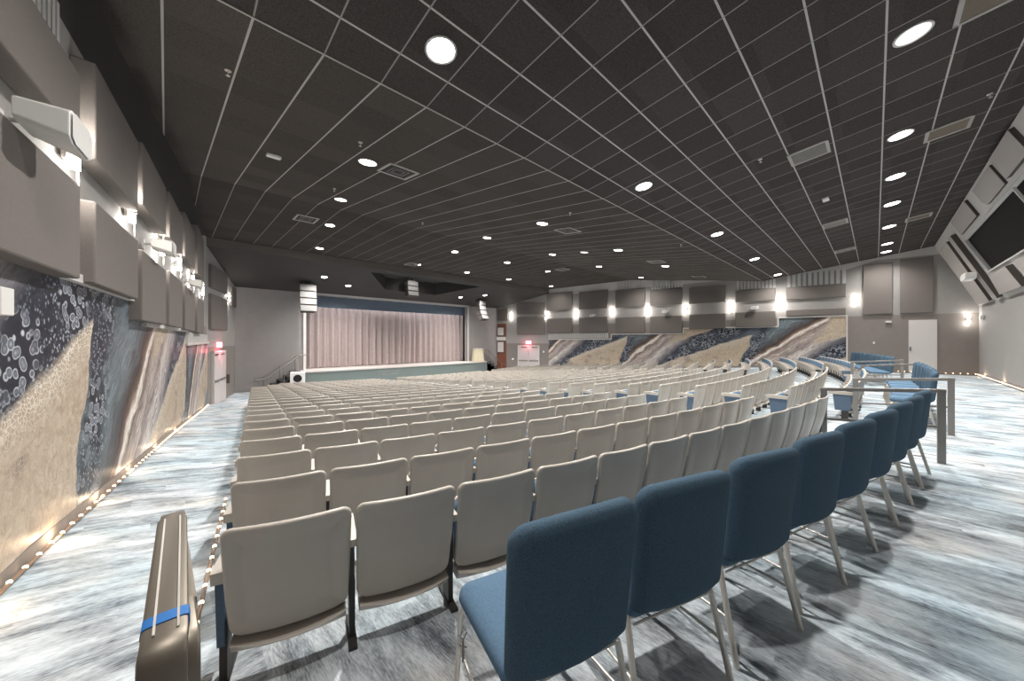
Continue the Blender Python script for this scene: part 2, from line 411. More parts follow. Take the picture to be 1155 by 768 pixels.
w.prism([SL(9.0,z0w,-.06),SL(19.3,z0w,-.06),SL(19.3,z1w,-.06),SL(9.0,z1w,-.06)],(0,-.02,0)).build('window_1',M['glass_dark'])
struct(D.objects['window_1'])
fr=MB()
for a,c in (((9.0,z0w),(19.3,z0w)),((9.0,z1w),(19.3,z1w)),((9.0,z0w),(9.0,z1w)),((19.3,z0w),(19.3,z1w)),((13.3,z0w),(13.3,z1w))):
    fr.bar(SL(a[0],a[1],.01),SL(c[0],c[1],.01),.05,.05)
fr.build('window_frame',M['wall_white'],D.objects['window_1'])
# stage wall with proscenium opening
SY=22.4; ox0,ox1,oz=5.63,16.91,4.05; zs=-.2
b=MB()
b.box((XL(SY)-.2,SY,-1.4),(ox0,SY+.15,5.0)); b.box((ox1,SY,-1.4),(XR(SY)+.2,SY+.15,5.0)); b.box((ox0,SY,oz),(ox1,SY+.15,5.0))
struct(b.build('wall_stage',M['stage_wall']))
b=MB()
b.box((ox0-.14,SY-.1,zs),(ox0,SY+.25,oz+.12)); b.box((ox1,SY-.1,zs),(ox1+.14,SY+.25,oz+.12)); b.box((ox0-.14,SY-.1,oz),(ox1+.14,SY+.25,oz+.12))
struct(b.build('trim_proscenium',M['trim']))
b=MB(); b.box((3.0,24.6,-1.3),(19.6,24.7,5.0)); b.box((3.0,SY+.15,-1.3),(3.1,24.6,5.0)); b.box((19.5,SY+.15,-1.3),(19.6,24.6,5.0)); b.box((3.0,SY+.15,4.95),(19.6,24.7,5.05))
struct(b.build('wall_backstage',M['wall_dark']))
# stage platform: teal face, pale top with a nosing
st=thing('stage_platform','low stage with grey-green front and pale top below the pale curtain','stage',(11.4,21.2,-1.2))
pts=[(5.15,21.25),(8,21.12),(11.4,21.08),(15,21.12),(18.1,21.35),(18.1,22.38),(5.15,22.38)]
MB().prism([(x-11.4,y-21.2,0) for x,y in pts],(0,0,.93)).build('front_face',M['stage_face'],st)
b=MB().prism([(x-11.4,(y-21.2)-(.05 if y<22 else 0),.93) for x,y in pts],(0,0,.07))
b.box((ox0-11.4+.01,1.18,.93),(ox1-11.4-.01,3.3,1.0)); b.build('stage_top',M['stage_top'],st)
# ------------------------------------------------------------------ stage dressing
def folds(x0,x1,y,z0,z1,amp,n,seed,waist=1):
    r=random.Random(seed); b=MB(); N=int((x1-x0)/.035); ph=0; P=[]
    for i in range(N+1):
        x=x0+(x1-x0)*i/N; ph+=(x1-x0)/N*2*pi*n*(.7+.6*r.random()); P.append((x,ph))
    L=[(z0,1.15),(z0+(z1-z0)*.5,1.0),(z1,.6)]
    for z,k in L:
        for x,ph in P: b.v.append((x,y+amp*k*(sin(ph)+.35*sin(ph*.37+1)),z))
    n1=N+1
    for j in range(2):
        for i in range(N): b.f.append((j*n1+i,j*n1+i+1,(j+1)*n1+i+1,(j+1)*n1+i)); b.m.append(0)
    return b
cu=thing('stage_curtain','pinkish grey pleated stage curtain drawn across the stage opening','curtain',(0,0,0))
folds(5.75,11.9,23.25,zs+.03,4.3,.11,2.3,3).build('left_drape',M['curtain'],cu,smooth=60)
folds(11.75,17.35,23.38,zs+.03,4.3,.11,2.3,5).build('right_drape',M['curtain'],cu,smooth=60)
va=thing('stage_valance','blue-grey cloth valance across the top of the stage opening','valance',(0,0,0))
for i,(a,c) in enumerate(((5.2,8.08),(8.06,11.0),(10.98,14.03),(14.01,17.4))):
    folds(a,c,22.85+.02*(i%2),3.40,4.5,.012,.6,20+i).build('cloth_panel',M['valance'],va,smooth=60)
b=folds(17.0,17.5,23.0,zs+.03,4.4,.05,2.5,9); bl=b.build('side_drape',M['black'],smooth=60); tag(bl,'narrow black drape at the right edge of the stage curtain','drape')
# loudspeaker columns hung before the stage
def line_array(x,y,ztop,n,h,lean,label,w=.62,rz=0):
    t=thing('hanging_speaker_array',label,'loudspeaker',(x,y,ztop-n*h),rz)
    yy=0; ang=0; z=n*h; 
    for k in range(n):
        a=radians(lean*k); b=MB(); d=.46
        P=[(-w/2,0),(w/2,0),(w/2*.72,d),(-w/2*.72,d)]
        b.prism([(px,py,0) for px,py in P],(0,0,-(h-.02)))
        ca,sa=cos(a),sin(a)
        b.xf(lambda X,Y,Z:(X, yy+Y*ca+Z*sa*1.0, z-Y*sa*.0+Z*ca-Y*sa*.6))
        o=b.build('speaker_box',M['panel_edge'],t,bevel=.012)
        g2=MB(); g2.box((-w/2+.03,-.012,-(h-.05)),(w/2-.03,.0,-.03)); g2.xf(lambda X,Y,Z:(X, yy+Y*ca+Z*sa, z+Z*ca-Y*sa*.6)); g2.build('grille',M['array_grey'],o)
        yy+= -h*sin(a)*-1*0 + h*sa*-1; z-=h*ca
    zc=SZ(y)+ (.75 if abs(x-10.9)<1 else 0)
    tp=n*h; c=MB()
    for sx in (-.18,.18): c.bar((sx,.1,tp),(sx,.1,zc-(ztop-n*h)),.018,n=6)
    c.box((-.24,.04,tp),(.24,.3,tp+.03)); c.build('hanging_frame',M['grey'],t)
    return t
line_array(5.27,20.5,4.36,4,.36,4,'tall white speaker column hanging left of the stage curtain',.8)
line_array(10.95,20.0,5.12,3,.31,6,'white speaker cluster hanging over the middle of the stage',.8,radians(8))
line_array(16.95,20.5,4.40,4,.36,9,'white curved speaker column hanging right of the stage curtain',.8,radians(14))
# stage stairs and rails at both sides
def stairs(x0,x1,label,sgn):
    t=thing('stage_stairs',label,'stairs',(x0,21.7,-1.17))
    n=5; b=MB(); L=x1-x0
    for k in range(n):
        a=L*k/n; b.box((min(a,L),-.42,.0),(max(a,L),.55,.19*(k+1)))
    b.build('steps',M['tread'],t)
    for yy in (-.45,.5):
        r=MB(); s=1 if L>0 else -1
        p0=(-.35*s,yy,.62); p1=(0,yy,.72); p2=(L,yy,1.85); p3=(L+.35*s,yy,1.85)
        r.tube([(-.35*s,yy,.5),(-.4*s,yy,.68),p1,p2,p3],.05,n=8)
        for f in (.02,.5,.98): r.bar((L*f,yy,.19*ifloor(f*5)),(L*f,yy,.72+1.13*f),.04,n=8)
        r.build('handrail',M['rail'],t,smooth=40)
stairs(3.6,5.1,'dark stairs with grey handrails up to the left end of the stage',1)
stairs(19.6,18.15,'stairs with grey handrails up to the right end of the stage',-1)
t=thing('subwoofer_box','white square speaker box with round dark port beside the left stage stairs','loudspeaker',(4.85,20.75,-1.17),radians(-14))
MB().box((-.33,-.3,0),(.33,.3,1.0)).build('cabinet',M['white'],t,bevel=.02)
b=MB(); b.disc((0,0),.19,0,.02,24); b.xf(lambda x,y,z:(x,-.31-z,y+.70)); b.build('port',M['black'],t)
b=MB(); b.disc((0,0),.12,0,.02,20); b.xf(lambda x,y,z:(x-.05,-.31-z,y+.28)); b.build('driver',M['grey'],t)
t=thing('lectern_box','cream slanted lectern standing at the right end of the stage','lectern',(17.35,21.75,-.2),radians(-20))
MB().prism([(-.32,-.28,0),(.55,-.28,0),(.38,-.28,.98),(-.22,-.28,1.02)],(0,.5,0)).build('cabinet',M['cream'],t,bevel=.01)
MB().box((-.27,-.32,.97),(.44,.26,1.02)).build('top',M['trim'],t)
t=thing('stage_side_rail','cream railing along the right end of the stage beside the lectern','railing',(18.25,21.5,-.2))
b=MB()
for z in (.3,.62,.92): b.bar((-.45,0,z),(.1,.6,z),.035,n=6)
for q in (0,1): b.bar((-.45+.55*q,.6*q,0),(-.45+.55*q,.6*q,.94),.045,n=6)
b.build('rail_frame',M['cream'],t)
t=thing('low_barrier','thin grey metal barrier rail standing before the stage front','barrier',(8.8,20.2,-1.17))
b=MB()
for q in (0,.18,.75,1.45): b.bar((q,.05*q,0),(q,.05*q,.82),.03,n=6)
b.bar((0,0,.62),(1.45,.07,.62),.02,n=6); b.bar((0,0,.8),(1.45,.07,.8),.025,n=6); b.build('rail_frame',M['rail'],t)
# ------------------------------------------------------------------ wall furniture
def wpt(side,y,z,o=0):
    X=XL(y) if side=='l' else XR(y); return (X+(o if side=='l' else -o),y,z)
def wrot(side,y):
    s=.128 if y<=17.85 else .301
    return (-pi/2-math.atan(s)+pi) if side=='l' else (-pi/2+math.atan(s)+pi)*1
def panel_lr(side,y0,y1,z0,z1,th,label,m='panel'):
    b=MB(); P=[wpt(side,y0,z0),wpt(side,y1,z0),wpt(side,y1,z1),wpt(side,y0,z1)]
    sg=1 if side=='l' else -1
    b.prism(P,(th*sg,0,0)); o=b.build('acoustic_panel',M[m],bevel=.015)
    return tag(o,label,'acoustic panel','grey fabric acoustic panels on the side walls')
LP=[(2.35,4.33),(4.68,6.19),(6.42,8.07),(8.41,9.97),(10.38,12.24),(12.88,14.71)]
Llow=[(1.97,2.70),(1.98,2.69),(1.74,2.63),(1.74,2.68),(1.72,2.68),(1.70,2.68)]
Lup=[(3.06,3.56),(3.05,3.88),(3.2,3.98),(3.25,4.03),(3.3,4.25),(3.3,4.62)]
LS=sorted(range(6))
for i,(a,c) in enumerate(LP):
    panel_lr('l',a,c,*Llow[i],.15,'grey-brown acoustic panel, lower row on left mural wall, %s from the camera'%ORD[i])
    panel_lr('l',a,c,*Lup[i],.15,'grey-brown acoustic panel, upper row on left mural wall, %s from the camera'%ORD[i])
RP=[(1.0,3.26),(3.71,5.5),(5.97,7.86),(8.25,10.14),(10.47,12.43),(13.0,15.18),(15.76,17.95)]
Rlow=[(2.72,3.03),(2.19,3.02),(2.14,3.0),(1.93,2.98),(1.93,3.0),(2.02,3.1),(2.0,3.12)]
Rup=[(3.58,4.2),(3.6,4.24),(3.65,4.58),(3.66,4.66),(3.68,4.86),(3.7,4.98),(3.73,5.08)]
for i,(a,c) in enumerate(RP):
    panel_lr('r',a,c,*Rlow[i],.12,'grey-brown acoustic panel, lower row on far right mural wall, %s from rear'%ORD[i])
    panel_lr('r',a,c,*Rup[i],.12,'grey-brown acoustic panel, upper row on far right mural wall, %s from rear'%ORD[i])
for side,sn in (('l','left'),('r','right')):
    panel_lr(side,18.1,20.5,1.92,3.3,.1,'lower acoustic panel above the exit doors by %s end of stage'%sn)
    panel_lr(side,18.1,20.5,3.55,4.45,.1,'upper acoustic panel above the exit doors by %s end of stage'%sn)
    panel_lr(side,21.35,22.3,3.1,4.05,.08,'small acoustic panel in the corner beside %s end of stage'%sn)
panel_lr('r',-.55,.40,2.68,5.02,.1,'tall grey acoustic panel beside the sconce, nearer the mural')
panel_lr('r',-1.76,-.78,2.68,5.12,.1,'tall grey acoustic panel above the white door')
# corrugated slat strips between the panels and the ceiling
def slats(side,y0,y1,z0,z1,label,pitch=.075):
    t=thing('slatted_strip',label,'slat strip',wpt(side,y0,z0)); b=MB(); n=max(3,int((y1-y0)/pitch)); sg=1 if side=='l' else -1
    k=(XL(y1)-XL(y0))/(y1-y0)*(1 if side=='l' else -1)
    ZT=(lambda y:z1) if not callable(z1) else z1
    for i in range(n):
        a=(y1-y0)*i/n; c=(y1-y0)*(i+.62)/n
        b.prism([(k*a,a,0),(k*c,c,0),(k*c,c,ZT(y0+c)-z0),(k*a,a,ZT(y0+a)-z0)],(.05*sg,0,0))
    b.build('slats',M['wall_white'],t)
slats('l',2.35,4.35,3.58,4.04,'pale vertical slat strip above the nearest left wall panel')
zc=lambda y:zceil(y)-.02
slats('r',1.0,3.3,4.24,zc,'pale slat strip above panels at rear end of mural wall',.2)
slats('r',3.71,5.5,4.28,zc,'pale slat strip above the second panel of mural wall',.16)
slats('r',8.25,10.14,4.72,zc,'pale slat strip under ceiling above fourth panel of mural wall',.16)
slats('r',10.47,12.43,4.92,zc,'pale slat strip under ceiling above fifth panel of mural wall',.16)
slats('r',13.0,17.9,1.6,1.96,'pale slat strip just above the mural near the far exit',.14)
slats('l',11.7,17.8,1.42,1.68,'pale slat strip above the left mural towards the exit',.12)
# murals
def mural(side,steps,zlow,m,label):
    """steps: [(y0,y1,ztop)...] ; uv in metres"""
    b=MB(); uv=[]; sg=1 if side=='l' else -1
    for (a,c,zt_) in steps:
        n=max(1,int((c-a)/.5))
        for i in range(n):
            p,q=a+(c-a)*i/n,a+(c-a)*(i+1)/n
            P=[]
            for y,z in ((p,zlow(p)),(q,zlow(q)),(q,zt_),(p,zt_)): P.append(wpt(side,y,z,.03)); uv.append(((y if side=='l' else -y),z))
            b.add(P,[(0,1,2,3)])
    me=D.meshes.new('printed_mural'); me.from_pydata(b.v,[],b.f); me.materials.append(m)
    L=me.uv_layers.new(name='uv')
    for p in me.polygons:
        for li in p.loop_indices: L.data[li].uv=uv[me.loops[li].vertex_index]
    t=thing('wall_mural',label,'mural',(0,0,0)); o=D.objects.new('printed_sheet',me); C.objects.link(o); o.parent=t
    tr=MB(); prev=None
    for (a,c,zt_) in steps:
        tr.bar(wpt(side,a,zt_+.03,.05),wpt(side,c,zt_+.03,.05),.06,.07)
        if prev is not None: tr.bar(wpt(side,a,prev+.03,.05),wpt(side,a,zt_+.03,.05),.06,.06)
        prev=zt_
    if side=='r': tr.bar(wpt(side,steps[0][0],zlow(1),.05),wpt(side,steps[0][0],steps[0][2]+.05,.05),.05,.05)
    tr.build('frame_trim',M['trim'],t)
    return t
zl=lambda side:(lambda y:zfloor(XL(y)+.02 if side=='l' else XR(y)-.02,y)+.1)
mural('l',[(-1.5,7.1,1.98),(7.1,11.6,1.69),(11.6,17.84,1.36)],zl('l'),mural_mat('poured_paint_left',5.9,4.6,.7,.375),'navy, cream and tan swirling poured-paint mural along the left wall')
mural('r',[(.96,3.6,2.63),(3.6,8.2,2.16),(8.2,12.75,1.84),(12.75,17.84,1.5)],zl('r'),mural_mat('poured_paint_right',-5.0,-5.4,-9.5,.33),'blue, tan and white swirling poured-paint mural along the far right wall')
# skirting boards
for side,nm in (('l','left'),('r','right')):
    b=MB(); sg=1 if side=='l' else -1; N=24
    for i in range(N):
        y0,y1=-3+20.85*i/N,-3+20.85*(i+1)/N
        z0,z1=(zfloor(XL(y)+.02 if side=='l' else XR(y)-.02,y) for y in (y0,y1))
        b.prism([wpt(side,y0,z0,0),wpt(side,y1,z1,0),wpt(side,y1,z1+.11,0),wpt(side,y0,z0+.11,0)],(.035*sg,0,0))
    struct(b.build('baseboard_'+nm,M['wall_low']))
struct(MB().box((XL(-3),-3,0),(XR(-3),-2.97,.11)).build('baseboard_back',M['wall_low']))
# rope lights with warm bulbs
def rope(path,step,label,maxn=100,z=.0,glow=0):
    t=thing('rope_light',label,'rope light',path[0]); o0=path[0]
    loc=[sub(p,o0) for p in path]
    MB().tube(loc,.022,.022,6).build('clear_tube',M['tubec'],t,smooth=50)
    bm=MB(); 
    for k in range(5):
        pass
    b=MB(); n=8; r=.013
    vs=[(0,0,-r)]+[(r*.87*cos(2*pi*j/n),r*.87*sin(2*pi*j/n),-r*.5) for j in range(n)]+[(r*.87*cos(2*pi*j/n),r*.87*sin(2*pi*j/n),r*.5) for j in range(n)]+[(0,0,r)]
    fs=[(0,1+(j+1)%n,1+j) for j in range(n)]+[(1+j,1+(j+1)%n,1+n+(j+1)%n,1+n+j) for j in range(n)]+[(1+n+j,1+n+(j+1)%n,1+2*n) for j in range(n)]
    me=b.add(vs,fs).mesh('bulb',M['bulb'],60)
    d=0; acc=0; cnt=0
    for p,q in zip(loc,loc[1:]):
        l=sqrt(dot(sub(q,p),sub(q,p))); s=acc
        while s<l and cnt<maxn:
            f=s/l; o=D.objects.new('bulb',me); C.objects.link(o); o.parent=t
            o.location=(p[0]+(q[0]-p[0])*f,p[1]+(q[1]-p[1])*f,p[2]+(q[2]-p[2])*f+.006); s+=step; cnt+=1
        acc=s-l
    return t
def lamp_point(p,e,r=.05,col=(1,.95,.88)):
    l=D.lights.new('glow','POINT'); l.energy=e; l.color=col; l.shadow_soft_size=r; o=D.objects.new('glow',l); C.objects.link(o); o.location=p; return o
def lamp_spot(p,e,size=150,blend=.9,r=.08,col=(1,.97,.93),rot=(0,0,0)):
    l=D.lights.new('spot_beam','SPOT'); l.energy=e; l.spot_size=radians(size); l.spot_blend=blend; l.shadow_soft_size=r; l.color=col
    o=D.objects.new('spot_beam',l); C.objects.link(o); o.location=p; o.rotation_euler=rot; return o
rope([(XL(y)+.07,y,zfloor(XL(y)+.07,y)+.045) for y in [2.6+i*.95 for i in range(17)]],.19,'warm rope light along the skirting of the left mural wall')
rope([(.13+(y-2.46)*.15-.02,y,zfloor(.13+(y-2.46)*.15,y)+.03) for y in [1.5+i*.8 for i in range(5)]],.2,'warm rope light on the floor beside the left ends of rows')
rope([(x,-2.94,.06) for x in (11,15,19,23,24.0)],.18,'warm rope light along the skirting of the back wall')
rope([(XR(y)-.06,y,.06) for y in (-2.9,-2,-1.0,.5)],.2,'warm rope light at the skirting below the white door')
for y in (3.3,4.2,5.2,6.4,8,10,12.5,15.5): lamp_point((XL(y)+.09,y,zfloor(XL(y)+.09,y)+.07),.5,.02,(1,.72,.45))
for x in (14,17,20,23): lamp_point((x,-2.9,.1),.8,.02,(1,.72,.45))
# sconces
def make_sconce():
    t=thing('wall_sconce','x','wall light')
    MB().box((-.055,0,-.07),(.055,.03,.07)).build('backplate',M['silver'],t,bevel=.006)
    b=MB(); b.bar((0,.075,-.30),(0,.075,.30),.016,n=8); b.bar((0,.02,0),(0,.1,0),.05,n=8,up=(1,0,0)); b.build('rod',M['silver'],t,smooth=50)
    for s in (-1,1):
        b=MB(); b.bar((-.0,.06,.045*s),(0,.06,.13*s),.062,n=14,up=(1,0,0)); b.build('lamp_shade',M['sconceglow'],t,smooth=50)
    return t
sc=make_sconce(); register(sc); first=[True]
def sconce(side,y,z,o,label,e=11):
    t=sc if first[0] else copy_tree(sc); first[0]=False
    p=wpt(side,y,z,o); t.location=p; s=.128 if y<=17.85 else .301
    # local +y points away from the wall
    a=(-pi/2-math.atan(s)) if side=='l' else (pi/2+math.atan(s))
    t.rotation_euler=(0,0,a); tag(t,label,'wall light','wall sconces between the acoustic panels')
    sg=1 if side=='l' else -1
    for dz in (-.22,.22): lamp_point((p[0]+.13*sg,p[1],p[2]+dz),e*.5,.03)
for i,(y,z) in enumerate(((4.5,3.0),(6.31,3.05),(8.24,3.02),(10.18,3.08),(12.56,3.05),(15.3,3.08),(20.9,3.42))):
    sconce('l',y,z,.02,'bright up-and-down sconce on the left wall, %s from the camera'%ORD[i],4.5)
for i,(y,z) in enumerate(((-2.72,2.36),(.65,3.4),(3.5,3.38),(5.73,3.37),(8.05,3.37),(10.3,3.4),(12.7,3.42),(15.47,3.4),(18.0,3.4),(21.0,3.44))):
    lab='bright sconce low in the corner right of the white door' if i==0 else 'bright sconce on the far right wall, %s from the rear corner'%ORD[i]
    sconce('r',y,z,.02,lab,3 if i<2 else 6)
# small white wall loudspeakers
def wall_speaker(side,y,z,label,k=1.0,out=.24):
    p=wpt(side,y,z,out); s=.128; a=(-pi/2-math.atan(s)) if side=='l' else (pi/2+math.atan(s))
    t=thing('wall_speaker',label,'loudspeaker',p,a,'white wall speakers between the panels')
    w,h,d=.36*k,.20*k,.22*k
    F_=[(-w/2,-h*.35),(-w*.34,-h/2),(w*.34,-h/2),(w/2,-h*.35),(w/2,h*.35),(w*.34,h/2),(-w*.34,h/2),(-w/2,h*.35)]
    b=MB(); n=8
    ring=[(x,.0+d*.5,z_-.05) for x,z_ in F_]; back=[(x*.74,-d*.5,z_*.7) for x,z_ in F_]
    b.add(back+ring,[tuple(reversed(range(8))),tuple(range(8,16))]+[(i,(i+1)%8,8+(i+1)%8,8+i) for i in range(8)]); b.build('cabinet',M['white'],t,bevel=.008)
    g_=MB(); g_.add([(x*.9,d*.5+.008,z_*.9-.05) for x,z_ in F_],[tuple(range(8))]); g_.build('grille',M['whitedull'],t)
    b=MB(); b.bar((-w*.2,-d*.4,0),(-w*.45,-out+.02,.02),.03,n=8); b.box((-w*.45-.04,-out,-.06),(-w*.45+.04,-out+.02,.08)); b.build('bracket',M['trim'],t)
wall_speaker('l',3.42,2.79,'large white speaker on a bracket, nearest on the left wall',1.0,.26)
wall_speaker('l',7.15,2.86,'white wall speaker between third panels on the left wall',1.0,.24)
wall_speaker('l',11.3,2.86,'white wall speaker farthest along the left wall',1.0,.24)
wall_speaker('r',14.1,3.25,'small white wall speaker on mural wall nearest the stage',.9,.2)
wall_speaker('r',9.2,3.3,'small white wall speaker midway along the mural wall',.9,.2)
wall_speaker('r',4.6,3.27,'small white wall speaker on mural wall nearest the rear',.9,.2)
# doors and exit signs
def exit_door(side,y0,y1,n,label):
    t=thing('door_%d'%n,None,None,wpt(side,y0,-1.17,.0)); del_keys=None
    t['kind']='structure'
    p0=wpt(side,y0,0); p1=wpt(side,y1,0); d=sub(p1,p0); L=sqrt(d[0]**2+d[1]**2); ux,uy=d[0]/L,d[1]/L
    sg=1 if side=='l' else -1; nx_,ny_=sg*uy,-sg*ux
    def q(s,o,z): return (ux*s+nx_*o, uy*s+ny_*o, z)
    def slab(s0,s1,o0,o1,z0,z1): 
        b=MB(); return b.prism([q(s0,o0,z0),q(s1,o0,z0),q(s1,o0,z1),q(s0,o0,z1)],sub(q(0,o1,0),q(0,o0,0)))
    for a,c in ((.06,L/2-.01),(L/2+.01,L-.06)):
        leaf=slab(a,c,.02,.07,.02,2.12).build('door_leaf',M['door'],t)
        slab(a+.06,c-.06,.075,.12,.95,1.02).build('push_bar',M['grey'],leaf)
        slab(a+.1,c-.3,.075,.11,2.03,2.08).build('door_closer',M['panel_edge'],leaf)
    b=MB()
    for bx in (slab(0,.06,0,.09,0,2.2),slab(L-.06,L,0,.09,0,2.2),slab(0,L,0,.09,2.13,2.2)): b.add(bx.v,bx.f)
    b.build('door_frame',M['trim'],t)
    # sign above the door
    s=thing('exit_sign','glowing red EXIT sign above the double doors near the %s'%label,'exit sign',wpt(side,(y0+y1)/2,1.28,.0)); s.rotation_euler=(0,0,atan2(uy,ux))
    ang=atan2(uy,ux); sn=1 if side=='r' else -1
    bb=MB().box((-.22,0,-.11),(.22,.10*1,.11)); 
    if side=='l': bb=MB().box((-.22,-.10,-.11),(.22,0,.11))
    bb.build('housing',M['exit_face'],s,bevel=.01)
    cu_=D.curves.new('exit_text','FONT'); cu_.body='EXIT'; cu_.size=.17; cu_.align_x='CENTER'; cu_.align_y='CENTER'; cu_.extrude=.004
    tx=D.objects.new('exit_lettering',cu_); C.objects.link(tx); 
    dg=bpy.context.evaluated_depsgraph_get(); me=D.meshes.new_from_object(tx.evaluated_get(dg)); me.materials.clear(); me.materials.append(M['exit'])
    D.objects.remove(tx); o=D.objects.new('lettering',me); C.objects.link(o); o.parent=s
    if side=='l': o.location=(0,-.108,0); o.rotation_euler=(pi/2,0,0)
    else: o.location=(0,.108,0); o.rotation_euler=(pi/2,0,pi)
    lamp_point(tuple(sum(v) for v in zip(wpt(side,(y0+y1)/2,1.05,.28*1),(0,0,0))),5,.08,(1,.15,.2))
exit_door('l',18.5,20.3,1,'left end of the stage'); exit_door('r',18.58,20.45,2,'right end of the stage')
t=thing('door_3',None,None,wpt('r',-1.87,0)); t['kind']='structure'
d=sub(wpt('r',-1.04,0),wpt('r',-1.87,0))
MB().prism([(0,0,.02),(d[0],d[1],.02),(d[0],d[1],2.37),(0,0,2.37)],(-.06,0,0)).build('door_leaf',M['trim'],t)
MB().prism([(d[0]*.9,d[1]*.9,1.0),(d[0]*.98,d[1]*.98,1.0),(d[0]*.98,d[1]*.98,1.18),(d[0]*.9,d[1]*.9,1.18)],(-.11,0,0)).build('door_handle',M['grey'],t)
# wooden double-pane door in the right corner by the stage
t=thing('door_4',None,None,wpt('r',21.5,-1.17)); t['kind']='structure'
p0=wpt('r',21.5,0); d=sub(wpt('r',22.35,0),p0)
def pq(f,o,z): return (d[0]*f-o,d[1]*f,z)
MB().prism([pq(0,0,0),pq(1.0,0,0),pq(1.0,0,4.0),pq(0,0,4.0)],(-.04,0,0)).build('door_leaf',M['wood'],t)
for z0,z1 in ((1.55,2.55),(2.95,3.75)):
    o=MB().prism([pq(.15,.04,z0),pq(.95,.04,z0),pq(.95,.04,z1),pq(.15,.04,z1)],(-.05,0,0)).build('pane_frame',M['panel_edge'],t)
    MB().prism([pq(.23,.09,z0+.08),pq(.87,.09,z0+.08),pq(.87,.09,z1-.08),pq(.23,.09,z1-.08)],(-.01,0,0)).build('pane',M['door'],o)
MB().prism([pq(0,.04,2.6),pq(1,.04,2.6),pq(1,.04,2.9),pq(0,.04,2.9)],(-.05,0,0)).build('crossbar',M['trim'],t)
# small fittings on the walls
def fitting(side,y,z,w,h,label,name='wall_switch',m='white',cat='fitting',dp=.05):
    b=MB(); sg=1 if side=='l' else -1
    b.prism([wpt(side,y-w/2,z-h/2),wpt(side,y+w/2,z-h/2),wpt(side,y+w/2,z+h/2),wpt(side,y-w/2,z+h/2)],(dp*sg,0,0)); tag(b.build(name,M[m],bevel=.006),label,cat)
fitting('r',-.42,2.32,.2,.09,'small pale strobe box high on grey wall left of white door','wall_strobe','trim','fitting',.08)
fitting('r',.05,1.35,.06,.1,'tiny white switch plate on the grey wall right of the mural')
fitting('r',18.25,.55,.09,.16,'small white box on the wall right of the far exit doors')
fitting('r',20.9,-.1,.14,.14,'small white call point on the wall left of the far exit doors','call_point')
fitting('l',3.5,1.72,.14,.16,'white ribbed box on the mural at the left picture edge','wall_box','white','fitting',.08)
fitting('l',20.75,-.3,.14,.4,'dark fire extinguisher cabinet beside the left exit doors','extinguisher_box','panel_edge','fitting',.12)
fitting('l',8.9,.95,.07,.07,'tiny white sensor on the left mural','wall_sensor','white','fitting',.03)
# panels, speaker and trims on the leaning booth face
def slant_panel(poly,th,label,m='panel_pale',edge=None):
    t=thing('acoustic_panel',label,'acoustic panel',SL(poly[0][0],poly[0][1]))
    o0=SL(poly[0][0],poly[0][1])
    b=MB(); n=len(poly); lo=[sub(SL(x,z,.001),o0) for x,z in poly]; hi=[sub(SL(x,z,th),o0) for x,z in poly]
    b.add(lo+hi,[tuple(range(n))]+[(i,(i+1)%n,n+(i+1)%n,n+i) for i in range(n)],0); b.build('dark_edge',M['panel_edge'],t)
    MB().prism([sub(SL(x,z,th-.01),o0) for x,z in poly],(0,.012,-.005)).build('fabric_face',M[m],t)
slant_panel([(11.4,5.0),(13.0,5.0),(13.0,5.5),(11.4,5.5)],.08,'pale rounded acoustic panel above the dark booth window near the frame edge')
slant_panel([(13.35,4.98),(15.1,4.98),(15.3,5.12),(15.3,5.46),(13.35,5.46)],.05,'larger pale acoustic panel above the dark booth window')
slant_panel([(16.3,5.0),(18.9,5.0),(18.9,5.48),(16.3,5.48)],.07,'small pale acoustic panel above the right end of booth window')
slant_panel([(19.95,2.95),(20.55,2.95),(20.25,5.2),(19.7,5.2)],.14,'narrow pale panel strip with dark edge, beside the booth window')
slant_panel([(21.3,2.95),(23.4,2.95),(22.9,5.2),(20.9,5.2)],.12,'wide pale acoustic panel strip in the corner of leaning wall')
slant_panel([(16.9,3.02),(19.4,3.02),(19.0,3.62),(16.9,3.62)],.14,'pale acoustic panel below the dark booth window')
slant_panel([(13.6,3.02),(16.0,3.02),(16.0,3.62),(13.6,3.62)],.14,'pale acoustic panel below booth window at frame edge')
o0=SL(20.4,3.85,.3); t=thing('wall_speaker','white speaker on the leaning wall beside the booth window','loudspeaker',o0)
b=MB(); F_=[(-.5,-.06),(-.36,-.12),(.36,-.12),(.5,-.06),(.5,.06),(.36,.12),(-.36,.12),(-.5,.06)]
b.prism([(x,.12,z) for x,z in F_],(0,-.26,0)); b.build('cabinet',M['white'],t,bevel=.02)
MB().bar((0,-.1,0),(0,-.42,.05),.05,n=8).build('bracket',M['grey'],t)
b=MB(); b.box((23.2-.15,-2.99,2.3),(23.2+.15,-2.9,2.45)); tag(b.build('wall_strobe',M['trim'],bevel=.01),'pale small alarm box on back wall under the leaning panels','fitting')
